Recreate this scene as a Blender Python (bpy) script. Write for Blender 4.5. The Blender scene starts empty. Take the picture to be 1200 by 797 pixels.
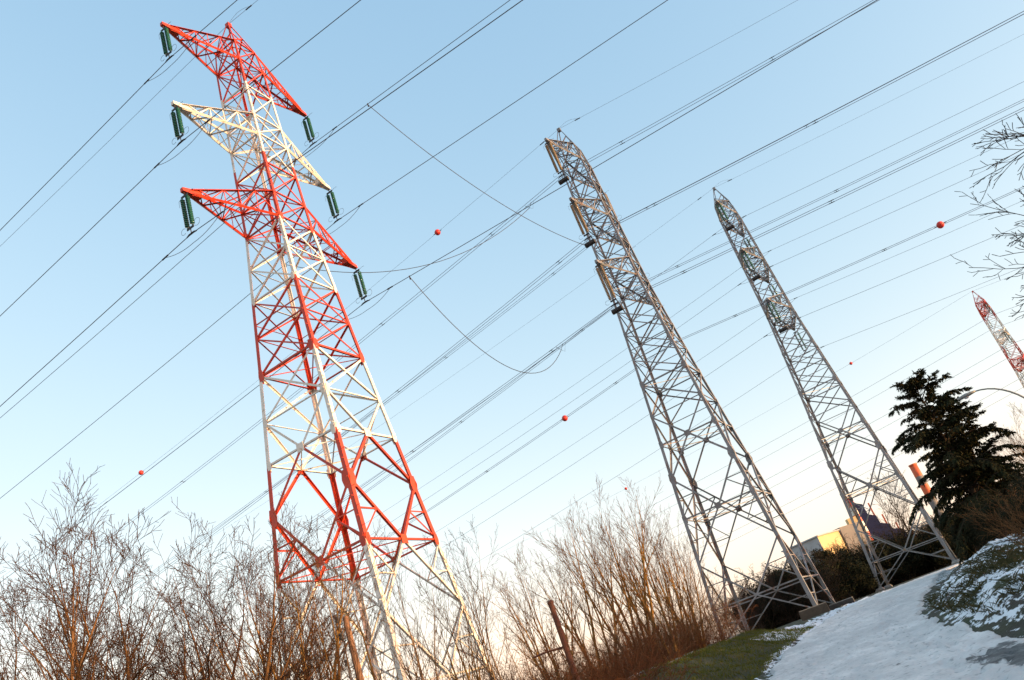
import bpy, math, random
import numpy as np
from mathutils import Matrix, Vector

R = math.radians
sc = bpy.context.scene

# ------------------------------------------------------------------ camera
PITCH, ROLL = R(24.003), R(20.16)
cd = bpy.data.cameras.new('Camera'); cam = bpy.data.objects.new('Camera', cd)
sc.collection.objects.link(cam)
cd.sensor_width = 36; cd.lens = 28.377; cd.clip_start = 0.1; cd.clip_end = 6000
r0 = Vector((1, 0, 0)); u0 = Vector((0, -math.sin(PITCH), math.cos(PITCH))); fw = Vector((0, math.cos(PITCH), math.sin(PITCH)))
cr = math.cos(ROLL) * r0 - math.sin(ROLL) * u0
cu = math.sin(ROLL) * r0 + math.cos(ROLL) * u0
m = Matrix.Identity(4)
for i in range(3):
    m[i][0] = cr[i]; m[i][1] = cu[i]; m[i][2] = -fw[i]
m[2][3] = 1.6
cam.matrix_world = m
sc.camera = cam

# ------------------------------------------------------------------ sky, sun, exposure
SUN_AZ, SUN_EL = 112.0, 5.5            # degrees, azimuth clockwise from the viewing direction
w = bpy.data.worlds.new('World'); sc.world = w; w.use_nodes = True
nt = w.node_tree
sky = nt.nodes.new('ShaderNodeTexSky'); sky.sky_type = 'NISHITA'; sky.sun_disc = False
sky.sun_elevation = R(SUN_EL); sky.sun_rotation = R(SUN_AZ)
sky.air_density = 1.0; sky.dust_density = 1.3; sky.ozone_density = 1.6; sky.altitude = 50
bg = nt.nodes['Background']; bg.inputs['Strength'].default_value = 0.15
sep = nt.nodes.new('ShaderNodeSeparateColor'); com = nt.nodes.new('ShaderNodeCombineColor'); nt.links.new(sky.outputs[0], sep.inputs[0])
for ch, (ga, gn) in enumerate(((.82, 1.06), (.56, .985), (.37, 1.06))):      # one film-like tone curve for the whole sky
    pw = nt.nodes.new('ShaderNodeMath'); pw.operation = 'POWER'; pw.inputs[1].default_value = ga
    ml = nt.nodes.new('ShaderNodeMath'); ml.operation = 'MULTIPLY'; ml.inputs[1].default_value = gn
    nt.links.new(sep.outputs[ch], pw.inputs[0]); nt.links.new(pw.outputs[0], ml.inputs[0]); nt.links.new(ml.outputs[0], com.inputs[ch])
nt.links.new(com.outputs[0], bg.inputs[0])
sd = bpy.data.lights.new('Sun', 'SUN'); sd.energy = 1.5; sd.angle = R(0.6); sd.color = (1.0, 0.70, 0.36)
so = bpy.data.objects.new('Sun', sd); sc.collection.objects.link(so)
sv = Vector((math.sin(R(SUN_AZ)) * math.cos(R(SUN_EL)), math.cos(R(SUN_AZ)) * math.cos(R(SUN_EL)), math.sin(R(SUN_EL))))
so.rotation_euler = sv.to_track_quat('Z', 'Y').to_euler()
so.location = sv * 100
vs = sc.view_settings
vs.view_transform = 'Standard'; vs.look = 'None'; vs.gamma = 1; vs.use_curve_mapping = False
vs.exposure = 2.35

rng = random.Random(7)

# ------------------------------------------------------------------ helpers
def link(name, mesh, parent=None):
    o = bpy.data.objects.new(name, mesh); sc.collection.objects.link(o)
    if parent: o.parent = parent
    return o
def empty(name, loc=(0, 0, 0), rz=0, parent=None):
    o = link(name, None, parent); o.location = loc; o.rotation_euler = (0, 0, rz); o.empty_display_size = .2
    return o
def tag(o, label, cat, group=None):
    o['label'] = label; o['category'] = cat
    if group: o['group'] = group
    return o
def kind(o, k):
    o['kind'] = k; return o
def mesh(name, v, f, mats=(), mi=None, smooth=False):
    me = bpy.data.meshes.new(name); me.from_pydata([tuple(p) for p in v], [], f)
    for mt in mats: me.materials.append(mt)
    if mi is not None: me.polygons.foreach_set('material_index', mi)
    if smooth: me.polygons.foreach_set('use_smooth', [True] * len(me.polygons))
    me.update(); return me
def copy_tree(o, parent=None):
    c = o.copy(); sc.collection.objects.link(c); c.parent = parent
    for ch in list(o.children): copy_tree(ch, c)
    return c
class MB:
    def __init__(s): s.v = []; s.f = []; s.mi = []
    def add(s, v, f, k=0):
        b = len(s.v); s.v += [tuple(p) for p in v]; s.f += [tuple(b + i for i in q) for q in f]; s.mi += [k] * len(f)
    def box(s, c, d, k=0, M=None):
        x, y, z = d[0] / 2, d[1] / 2, d[2] / 2
        v = [Vector((sx * x, sy * y, sz * z)) for sz in (-1, 1) for sy in (-1, 1) for sx in (-1, 1)]
        if M is not None: v = [M @ p for p in v]
        v = [p + Vector(c) for p in v]
        s.add(v, [(0, 2, 3, 1), (4, 5, 7, 6), (0, 1, 5, 4), (2, 6, 7, 3), (0, 4, 6, 2), (1, 3, 7, 5)], k)
    def tube(s, pts, rad, n=6, k=0, cap=True):
        pts = [Vector(p) for p in pts]; b = len(s.v); N = len(pts)
        if not hasattr(rad, '__len__'): rad = [rad] * N
        for i, p in enumerate(pts):
            d = (pts[min(i + 1, N - 1)] - pts[max(i - 1, 0)]).normalized()
            x = d.cross(Vector((0, 0, 1)) if abs(d.z) < .9 else Vector((1, 0, 0))).normalized(); y = d.cross(x)
            for j in range(n):
                a = 2 * math.pi * j / n
                s.v.append(tuple(p + (x * math.cos(a) + y * math.sin(a)) * rad[i]))
        for i in range(N - 1):
            for j in range(n):
                s.f.append((b + i * n + j, b + i * n + (j + 1) % n, b + (i + 1) * n + (j + 1) % n, b + (i + 1) * n + j)); s.mi.append(k)
        if cap:
            s.f.append(tuple(b + j for j in range(n))[::-1]); s.f.append(tuple(b + (N - 1) * n + j for j in range(n))); s.mi += [k, k]
    def lathe(s, prof, n=10, k=0, M=None):
        b = len(s.v)
        for r_, z in prof:
            for j in range(n):
                a = 2 * math.pi * j / n; p = Vector((r_ * math.cos(a), r_ * math.sin(a), z))
                s.v.append(tuple(M @ p if M is not None else p))
        for i in range(len(prof) - 1):
            for j in range(n):
                s.f.append((b + i * n + j, b + i * n + (j + 1) % n, b + (i + 1) * n + (j + 1) % n, b + (i + 1) * n + j)); s.mi.append(k)
    def mesh(s, name, mats, smooth=False): return mesh(name, s.v, s.f, mats, s.mi, smooth)
    def build(s, name, mats, parent=None, smooth=False): return link(name, s.mesh(name, mats, smooth), parent)

# ------------------------------------------------------------------ materials
def mat(name, c1, c2=None, scale=3., rough=.6, metal=0., lo=.35, hi=.65, bump=0., bscale=20., c3=None, s3=1., lo3=.6, hi3=.7, coord='pos', spec=.5):
    mt = bpy.data.materials.new(name); mt.use_nodes = True; n = mt.node_tree.nodes; L = mt.node_tree.links
    b = n['Principled BSDF']; b.inputs['Roughness'].default_value = rough; b.inputs['Specular IOR Level'].default_value = spec; b.inputs['Metallic'].default_value = metal
    b.inputs['Base Color'].default_value = (*c1, 1)
    if coord == 'pos': src = n.new('ShaderNodeNewGeometry').outputs['Position']
    else: src = n.new('ShaderNodeTexCoord').outputs['Object']
    def noise(sc_, det=6):
        t = n.new('ShaderNodeTexNoise'); t.inputs['Scale'].default_value = sc_; t.inputs['Detail'].default_value = det
        L.new(src, t.inputs['Vector']); return t.outputs[0]
    def ramp(f, a, b_):
        r_ = n.new('ShaderNodeMapRange'); r_.inputs[1].default_value = a; r_.inputs[2].default_value = b_; L.new(f, r_.inputs[0]); return r_.outputs[0]
    def mix(f, a, b_):
        x = n.new('ShaderNodeMix'); x.data_type = 'RGBA'; L.new(f, x.inputs[0])
        for s_, q in ((6, a), (7, b_)):
            if isinstance(q, tuple): x.inputs[s_].default_value = (*q, 1)
            else: L.new(q, x.inputs[s_])
        return x.outputs[2]
    col = None
    if c2:
        col = mix(ramp(noise(scale), lo, hi), c1, c2)
    if c3:
        col = mix(ramp(noise(s3, 8), lo3, hi3), col if col is not None else c1, c3)
    if col is not None: L.new(col, b.inputs['Base Color'])
    if bump:
        bp = n.new('ShaderNodeBump'); bp.inputs['Strength'].default_value = bump; bp.inputs['Distance'].default_value = .05
        L.new(noise(bscale), bp.inputs['Height']); L.new(bp.outputs[0], b.inputs['Normal'])
    return mt
M = {}
M['red'] = mat('red_paint', (.60, .052, .010), (.46, .032, .010), 1.3, .5, c3=(.36, .05, .025), s3=4, lo3=.56, hi3=.72)
M['white'] = mat('white_paint', (.78, .75, .68), (.66, .62, .53), 1.5, .5, c3=(.42, .26, .13), s3=5, lo3=.58, hi3=.74)
M['galv'] = mat('galvanised_steel', (.26, .268, .28), (.17, .17, .172), 1.2, .55, .15, c3=(.22, .10, .05), s3=2.5, lo3=.56, hi3=.70)
M['galv_clean'] = mat('pale_galvanised_steel', (.28, .285, .29), (.19, .19, .195), 1.5, .5, .2, c3=(.28, .18, .11), s3=3, lo3=.60, hi3=.72)
M['conc'] = mat('concrete', (.30, .29, .27), (.20, .19, .18), 4, .9, bump=.3)
M['dconc'] = mat('dark_concrete', (.045, .043, .042), (.03, .03, .03), 4, .9, bump=.3)
M['green_glass'] = mat('green_glass', (.02, .13, .10), (.015, .09, .07), 8, .15)
M['sunlit_glass'] = mat('sun_tinted_glass', (.27, .21, .13), (.19, .15, .10), 8, .25)  # glass with its sunlit beige look put into the base colour
M['iron'] = mat('dark_iron', (.05, .045, .045), (.03, .03, .03), 6, .6, .4)
M['wire'] = mat('aluminium_wire', (.10, .105, .12), (.08, .085, .10), 2, .5, .3)
M['wire2'] = mat('bright_wire', (.17, .19, .24), (.14, .16, .20), 2, .5, .3)
M['ball'] = mat('marker_red', (.62, .035, .02), (.55, .03, .02), 3, .45)
M['bark_red'] = mat('reddish_bark', (.20, .105, .045), (.11, .056, .028), 5, .9, spec=.08)
M['bark_yel'] = mat('olive_bark', (.36, .195, .05), (.20, .105, .035), 4, .85, spec=.08)
M['bark_pale'] = mat('pale_bark', (.26, .17, .10), (.17, .11, .07), 5, .9, spec=.08)
M['bark_dark'] = mat('dark_bark', (.055, .04, .03), (.035, .027, .02), 5, .9, spec=.08)
M['bark_black'] = mat('blackish_bark', (.03, .024, .02), (.02, .016, .013), 5, .9, spec=.08)
M['twig_red'] = mat('purple_brown_twig', (.085, .045, .025), (.055, .030, .018), 5, .9, spec=.08)
M['twig_yel'] = mat('tawny_twig', (.13, .058, .018), (.085, .04, .014), 5, .9, spec=.08)
M['bramble'] = mat('bramble', (.19, .075, .03), (.11, .045, .02), 3, .9, spec=.08)
M['needle'] = mat('cedar_needles', (.020, .026, .012), (.038, .032, .015), 1.5, .9, spec=.08)
M['leaf'] = mat('evergreen_leaf', (.016, .021, .011), (.03, .026, .014), 2, .9, spec=.08)
M['rust'] = mat('rusty_steel', (.22, .08, .035), (.13, .05, .03), 6, .85, .1)
M['pole'] = mat('brown_wood', (.26, .13, .07), (.17, .085, .05), 5, .9)
M['lamp'] = mat('lamp_grey', (.28, .28, .26), (.22, .22, .2), 4, .5, .3)
M['bwall'] = mat('grey_and_shade_render', (.42, .43, .45), (.36, .37, .39), .3, .8)  # grey parts, and the building's left walls with shade in the colour
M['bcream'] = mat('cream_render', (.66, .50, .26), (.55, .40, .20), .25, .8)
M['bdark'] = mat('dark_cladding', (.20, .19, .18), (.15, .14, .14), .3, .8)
M['violet'] = mat('violet_cladding', (.035, .03, .085), (.025, .022, .06), .3, .6)
M['orange'] = mat('orange_cladding', (.62, .12, .03), (.5, .09, .03), .5, .6)
M['grassblade'] = mat('winter_grass', (.13, .13, .022), (.09, .10, .02), 3, .9, c3=(.15, .12, .05), s3=2., lo3=.55, hi3=.7, spec=.08)
M['drygrass'] = mat('dry_grass', (.085, .07, .035), (.045, .05, .02), 3, .9, spec=.08)

def sheet_mat(name, base, base2, snow=(.80, .81, .83), third=None):
    """soil or turf with snow lying where the 'snow' attribute and a fine noise agree"""
    mt = bpy.data.materials.new(name); mt.use_nodes = True; n = mt.node_tree.nodes; L = mt.node_tree.links
    b = n['Principled BSDF']; b.inputs['Roughness'].default_value = .85
    src = n.new('ShaderNodeNewGeometry').outputs['Position']
    def noise(s, det=7, st=None):
        t = n.new('ShaderNodeTexNoise'); t.inputs['Scale'].default_value = s; t.inputs['Detail'].default_value = det
        v = src
        if st:
            mp = n.new('ShaderNodeMapping'); mp.inputs['Scale'].default_value = st[:3]; mp.inputs['Rotation'].default_value = (0, 0, st[3]); L.new(src, mp.inputs[0]); v = mp.outputs[0]
        L.new(v, t.inputs['Vector']); return t.outputs[0]
    def rng_(f, a, c): r_ = n.new('ShaderNodeMapRange'); r_.inputs[1].default_value = a; r_.inputs[2].default_value = c; L.new(f, r_.inputs[0]); return r_.outputs[0]
    def mix(f, a, c):
        x = n.new('ShaderNodeMix'); x.data_type = 'RGBA'; L.new(f, x.inputs[0])
        for s_, q in ((6, a), (7, c)):
            if isinstance(q, tuple): x.inputs[s_].default_value = (*q, 1)
            else: L.new(q, x.inputs[s_])
        return x.outputs[2]
    def math_(op, a, c):
        x = n.new('ShaderNodeMath'); x.operation = op
        for i, q in enumerate((a, c)):
            if isinstance(q, (int, float)): x.inputs[i].default_value = q
            else: L.new(q, x.inputs[i])
        return x.outputs[0]
    at = n.new('ShaderNodeAttribute'); at.attribute_name = 'snow'
    g = mix(rng_(noise(1.3), .35, .65), base, base2)
    if third: g = mix(rng_(noise(.45, 5), .48, .66), g, third)
    f = math_('ADD', at.outputs['Fac'], math_('MULTIPLY', math_('SUBTRACT', noise(2.6, 9, (1.6, .7, 1.6, .5)), .5), 1.5))
    f = math_('ADD', f, math_('MULTIPLY', math_('SUBTRACT', noise(11, 4), .5), .7))
    f = rng_(f, .46, .56)
    L.new(mix(f, g, snow), b.inputs['Base Color'])
    bp = n.new('ShaderNodeBump'); bp.inputs['Strength'].default_value = .7; bp.inputs['Distance'].default_value = .05
    L.new(math_('ADD', noise(14, 6), math_('MULTIPLY', f, .25)), bp.inputs['Height']); L.new(bp.outputs[0], b.inputs['Normal'])
    return mt
M['ground'] = sheet_mat('turf_with_snow', (.034, .042, .012), (.05, .044, .018), third=(.035, .026, .016))
# packed snow on the path, worn through to asphalt in places
def path_mat():
    mt = bpy.data.materials.new('packed_snow_path'); mt.use_nodes = True; n = mt.node_tree.nodes; L = mt.node_tree.links
    b = n['Principled BSDF']
    src = n.new('ShaderNodeNewGeometry').outputs['Position']
    def noise(s, det=7, st=(1, 1, 1), rot=0):
        mp = n.new('ShaderNodeMapping'); mp.inputs['Scale'].default_value = st; mp.inputs['Rotation'].default_value = (0, 0, rot); L.new(src, mp.inputs[0])
        t = n.new('ShaderNodeTexNoise'); t.inputs['Scale'].default_value = s; t.inputs['Detail'].default_value = det; L.new(mp.outputs[0], t.inputs['Vector']); return t.outputs[0]
    def rng_(f, a, c, lo=0, hi=1):
        r_ = n.new('ShaderNodeMapRange'); r_.inputs[1].default_value = a; r_.inputs[2].default_value = c; r_.inputs[3].default_value = lo; r_.inputs[4].default_value = hi; L.new(f, r_.inputs[0]); return r_.outputs[0]
    def mix(f, a, c):
        x = n.new('ShaderNodeMix'); x.data_type = 'RGBA'; L.new(f, x.inputs[0])
        for s_, q in ((6, a), (7, c)):
            if isinstance(q, tuple): x.inputs[s_].default_value = (*q, 1)
            else: L.new(q, x.inputs[s_])
        return x.outputs[2]
    def math_(op, a, c):
        x = n.new('ShaderNodeMath'); x.operation = op
        for i, q in enumerate((a, c)):
            if isinstance(q, (int, float)): x.inputs[i].default_value = q
            else: L.new(q, x.inputs[i])
        return x.outputs[0]
    at = n.new('ShaderNodeAttribute'); at.attribute_name = 'bare'
    tracks = rng_(noise(1.6, 9, (1.6, .7, 1), -.30), .38, .62)
    c = mix(tracks, (.76, .725, .69), (.58, .555, .53))
    c = mix(rng_(noise(.5, 4), .40, .65), c, (.53, .51, .49))
    c = mix(rng_(noise(9, 8), .57, .70), c, (.34, .33, .32))
    f = math_('ADD', at.outputs['Fac'], math_('MULTIPLY', math_('SUBTRACT', noise(2.2, 9), .5), .9))
    f = math_('ADD', f, math_('MULTIPLY', math_('SUBTRACT', noise(9, 5), .5), .4))
    f = rng_(f, .46, .54)
    asp = mix(rng_(noise(18, 4), .4, .6), (.055, .052, .05), (.085, .08, .075))
    L.new(mix(f, c, asp), b.inputs['Base Color'])
    L.new(rng_(noise(3, 6), .4, .6, .42, .7), b.inputs['Roughness'])
    bp = n.new('ShaderNodeBump'); bp.inputs['Strength'].default_value = .65; bp.inputs['Distance'].default_value = .05
    L.new(math_('ADD', math_('ADD', noise(9, 8), math_('MULTIPLY', tracks, .5)), math_('MULTIPLY', f, -.6)), bp.inputs['Height']); L.new(bp.outputs[0], b.inputs['Normal'])
    return mt
M['path'] = path_mat()

# ------------------------------------------------------------------ terrain
def sst(a, b, x):
    t = np.clip((x - a) / (b - a), 0, 1); return t * t * (3 - 2 * t)
RIDGE = [(-9, 14, .95), (-4, 19.5, 1.0), (0.1, 24, 1.02), (2.35, 29.9, .84), (4.6, 35.0, .62), (6.2, 39.5, .12)]
FOOT = [(6.0, -10), (7.6, 8), (6.5, 14), (6.0, 17), (6.0, 19.5), (6.8, 22.5), (8.5, 27), (12.5, 35), (17.5, 45), (25, 58), (40, 75)]
PATHC = [(1.6, -14), (2.6, 0), (3.4, 9), (4.3, 16), (5.2, 22), (6.6, 27), (9.3, 33.5), (12.3, 40), (16.6, 50), (23, 61), (33, 72), (46, 82)]
def seg_dist(x, y, poly, k):
    """signed distance to a polyline (positive on its right) and a value along it"""
    best = np.full(np.shape(x), 1e9); sgn = np.zeros(np.shape(x)); val = np.zeros(np.shape(x))
    for i in range(len(poly) - 1):
        ax, ay = poly[i][:2]; bx, by = poly[i + 1][:2]; dx, dy = bx - ax, by - ay
        t = np.clip(((x - ax) * dx + (y - ay) * dy) / (dx * dx + dy * dy), 0, 1)
        qx, qy = ax + t * dx, ay + t * dy; d = np.hypot(x - qx, y - qy)
        s = np.sign((x - ax) * dy - (y - ay) * dx)
        mk = d < best
        best = np.where(mk, d, best); sgn = np.where(mk, s, sgn)
        if k is not None: val = np.where(mk, poly[i][k] * (1 - t) + poly[i + 1][k] * t, val)
    return best * sgn, val
def wob(x, y, s, seed=0):
    return (np.sin(x * s * 1.7 + seed) * np.cos(y * s * 1.3 + seed * 2) + .6 * np.sin(x * s * 3.9 - y * s * 3.1 + seed) + .4 * np.cos(x * s * 7.3 + y * s * 6.1)) / 2
def H(x, y):
    x = np.asarray(x, float); y = np.asarray(y, float)
    z = 1.3 * sst(8, 45, y) + .45 * sst(0, -10, x) * sst(25, 40, y)
    d, v = seg_dist(x, y, RIDGE, 2)
    bump = np.where(d > 0, v * (1 - sst(0, 2.7, d)), v * (1 - .75 * sst(0, 6, -d)))
    z = z + bump
    d2, _ = seg_dist(x, y, FOOT, None)
    bank = .72 * sst(0, 2.6, d2) + .7 * sst(4, 16, d2)
    z = z + bank * (1 - sst(30, 60, y)) + sst(0, 1, d2) * (.05 * wob(x, y, 4.1, 7) + .045 * wob(x, y, 9.3, 2))
    dp, _ = seg_dist(x, y, PATHC, None)
    rough = .10 * wob(x, y, .9, 1) + .05 * wob(x, y, 2.7, 3) + .03 * wob(x, y, 6., 5)
    z = z + rough * sst(2.0, 3.2, np.abs(dp)) * (1 - .7 * sst(60, 150, np.hypot(x, y)))
    return z
def h(x, y): return float(H(x, y))
def axis(fine0, fine1, step, far):
    a = list(np.arange(fine0, fine1 + 1e-6, step)); s = step; q = fine1
    while q < far: s *= 1.35; q += s; a.append(q)
    s = step; q = fine0
    while q > -far: s *= 1.35; q -= s; a.insert(0, q)
    return np.array(a)
xs = axis(-4, 16, .2, 2500); ys = axis(8, 52, .25, 3000)
X, Y = np.meshgrid(xs, ys); Z = H(X, Y)
dp, _ = seg_dist(X, Y, PATHC, None)
Z = Z - .06 * (np.abs(dp) < 2.6)
nx, ny = len(xs), len(ys)
V = np.stack([X, Y, Z], -1).reshape(-1, 3)
idx = np.arange(nx * ny).reshape(ny, nx)
F = np.stack([idx[:-1, :-1], idx[:-1, 1:], idx[1:, 1:], idx[1:, :-1]], -1).reshape(-1, 4)
gm = bpy.data.meshes.new('ground'); gm.from_pydata(V.tolist(), [], F.tolist()); gm.materials.append(M['ground'])
gm.polygons.foreach_set('use_smooth', [True] * len(gm.polygons))
d2, _ = seg_dist(X, Y, FOOT, None); dr, _ = seg_dist(X, Y, RIDGE, 2)
snow = np.full(X.shape, -.2)
snow = np.where(d2 > -.2, .50 + .20 * wob(X * .8 + Y * .5, Y * .3, 1.5, 2), snow)          # patches on the right bank
snow = np.where((d2 > -.6) & (d2 < .8), .30, snow)
edge = (np.abs(dp) > 1.9) & (np.abs(dp) < 4.2) & (dp < 0) & (Y > 32)
snow = np.where(edge, .78 - .10 * (np.abs(dp) - 1.9), snow)                                # strip left along the path
snow = np.where((dp < 0) & (np.abs(dp) < 2.8) & (Y <= 32), .50, snow)
snow = np.where((dr < 0) & (dr > -1.2), .1, snow)
snow = np.where((d2 > -2.5) & (d2 < 0.2) & (Y > 36), .5, snow)
at = gm.attributes.new('snow', 'FLOAT', 'POINT'); at.data.foreach_set('value', snow.ravel().astype(np.float32))
gm.update()
kind(link('ground', gm), 'structure')

# path sheet
def poly_at(poly, s):
    L = [0]
    for i in range(len(poly) - 1): L.append(L[-1] + math.dist(poly[i][:2], poly[i + 1][:2]))
    s = max(0, min(1, s)) * L[-1]
    for i in range(len(poly) - 1):
        if s <= L[i + 1]:
            t = (s - L[i]) / (L[i + 1] - L[i]); return [poly[i][k] * (1 - t) + poly[i + 1][k] * t for k in (0, 1)]
    return list(poly[-1][:2])
NP, NW = 1000, 56
cen = np.array([poly_at(PATHC, i / NP) for i in range(NP + 1)])
for _ in range(300): cen[1:-1] = (cen[:-2] + cen[2:] + 2 * cen[1:-1]) / 4
tan = np.gradient(cen, axis=0); tan /= np.linalg.norm(tan, axis=1)[:, None]; nor = np.stack([tan[:, 1], -tan[:, 0]], 1)
e1 = 2.35 + .16 * wob(cen[:, 0], cen[:, 1], 1.1, 4) + .07 * wob(cen[:, 0], cen[:, 1], 5.1, 1)
e2 = 1.95 + .20 * wob(cen[:, 0], cen[:, 1], 1.4, 8) + .08 * wob(cen[:, 0], cen[:, 1], 6.1, 3) + .35 * np.exp(-((cen[:, 1] - 12) / 3) ** 2)
u = np.linspace(0, 1, NW + 1)[None, :]; q = -e1[:, None] + (e1 + e2)[:, None] * u
PX = cen[:, None, 0] + nor[:, None, 0] * q; PYY = cen[:, None, 1] + nor[:, None, 1] * q
PZ = H(PX, PYY) + .03 + .012 * wob(PX, PYY, 2.3, 1) + .008 * wob(PX, PYY, 7.7, 5)
for off in (-.95, .75): PZ -= .022 * np.exp(-((q - off - .12 * np.sin(PYY * .35)) / .13) ** 2)      # wheel ruts
g = random.Random(17)
for trail in range(9):                                                                           # trails of footprints
    s0, off, ph = g.uniform(.12, .30), g.uniform(-1.7, 1.8), g.uniform(0, 6)
    for k in range(46):
        f_ = s0 + k * .0062; i0 = int(f_ * NP)
        if i0 >= NP - 4: break
        o_ = off + .35 * math.sin(k * .16 + ph) + (.11 if k % 2 else -.11); c = cen[i0] + nor[i0] * o_
        a, b_ = max(0, i0 - 6), i0 + 7; dx_ = PX[a:b_] - c[0]; dy_ = PYY[a:b_] - c[1]
        al = dx_ * tan[i0, 0] + dy_ * tan[i0, 1]; ac = dx_ * nor[i0, 0] + dy_ * nor[i0, 1]
        r2 = (al / .17) ** 2 + (ac / .085) ** 2
        PZ[a:b_] += -.04 * np.exp(-r2 ** 2) + .014 * np.exp(-((np.sqrt(r2) - 1.5) / .4) ** 2)
PZ[:, 0] -= .09; PZ[:, -1] -= .09
bare = .1 + .85 * np.exp(-(((PX - 5.6) / .62) ** 2 + ((PYY - 13.6) / 2.0) ** 2)) + .42 * np.exp(-(((PX - 4.75) / .13) ** 2 + ((PYY - 17.2) / 1.3) ** 2))
ed = np.minimum(u * 1.0, 1 - u) + 0 * PX; bare = np.maximum(bare, .36 - 3.0 * ed)
idx = np.arange((NP + 1) * (NW + 1)).reshape(NP + 1, NW + 1)
pf = np.stack([idx[:-1, :-1], idx[:-1, 1:], idx[1:, 1:], idx[1:, :-1]], -1).reshape(-1, 4)
pm = mesh('path', np.stack([PX, PYY, PZ], -1).reshape(-1, 3).tolist(), pf.tolist(), [M['path']], smooth=True)
at = pm.attributes.new('bare', 'FLOAT', 'POINT'); at.data.foreach_set('value', bare.ravel().astype(np.float32))
kind(link('path', pm), 'structure')

# ------------------------------------------------------------------ pylons
AZ = R(22.994)
A2 = np.array([math.sin(AZ), math.cos(AZ)]); L2 = np.array([math.cos(AZ), -math.sin(AZ)])   # arm axis, line axis
LEVZ = [0, 9.99, 16.43, 22.0, 31.95, 46.4, 48.5, 51.4]; LEVH = [3.84, 3.08, 2.58, 2.16, 1.49, 1.13, .95, .10]
APEX = 51.6
TIPS = [(46.4, 48.5, 6.55, 'upper'), (39.1, 40.9, 6.93, 'middle'), (32.0, 34.0, 7.5, 'lower')]    # bottom chord z, top chord z, reach
def hw(z): return float(np.interp(z, LEVZ, LEVH))
CORN = [(-1, -1), (1, -1), (1, 1), (-1, 1)]      # local x (line), y (arm)
def cp(k, z): sx, sy = CORN[k % 4]; q = hw(z); return Vector((sx * q, sy * q, z))
def mp(k, z): return (cp(k, z) + cp(k + 1, z)) / 2
OUT = [Vector((0, -1, 0)), Vector((1, 0, 0)), Vector((0, 1, 0)), Vector((-1, 0, 0))]
BANDS = [(9.99, 'white'), (16.43, 'red'), (22, 'white'), (27.1, 'red'), (31.9, 'white'), (37.4, 'red'), (44.0, 'white'), (99, 'red')]
def paint(z):
    for t, c in BANDS:
        if z < t: return c
_bars = {}
def bar_mesh(mt):
    if mt not in _bars:
        t = .14; p = [(0, 0), (1, 0), (1, t), (t, t), (t, 1), (0, 1)]
        v = [(x - .25, y - .25, z) for z in (0, 1) for x, y in p]
        f = [(i, (i + 1) % 6, 6 + (i + 1) % 6, 6 + i) for i in range(6)] + [(5, 4, 3, 2, 1, 0), (6, 7, 8, 9, 10, 11)]
        _bars[mt] = mesh('angle_bar_' + mt, v, f, [M[mt]])
    return _bars[mt]
def frame(p, q, out):
    z = (q - p).normalized(); x = out - out.dot(z) * z
    if x.length < 1e-3: x = z.orthogonal()
    x.normalize(); return x, z.cross(x), z
class Lattice:
    """adds bars either as single objects or into one joined mesh per part"""
    def __init__(s, joined, steel): s.joined = joined; s.steel = steel; s.mb = None
    def m(s, z): return s.steel if s.steel != 'bands' else paint(z + .05)
    def bar(s, parent, name, p, q, wd, out, mt=None):
        mt = mt or s.m((p.z + q.z) / 2)
        x, y, z = frame(p, q, -out); L = (q - p).length
        if s.joined:
            me = bar_mesh(mt); mi = 0 if mt != 'white' else 1
            s.mb.add([p + x * v.co.x * wd + y * v.co.y * wd + z * v.co.z * L for v in me.vertices], [tuple(f.vertices) for f in me.polygons], mi)
            return
        o = link(name, bar_mesh(mt), parent)
        o.matrix_basis = Matrix(((x.x * wd, y.x * wd, z.x * L, p.x), (x.y * wd, y.y * wd, z.y * L, p.y), (x.z * wd, y.z * wd, z.z * L, p.z), (0, 0, 0, 1)))
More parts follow.
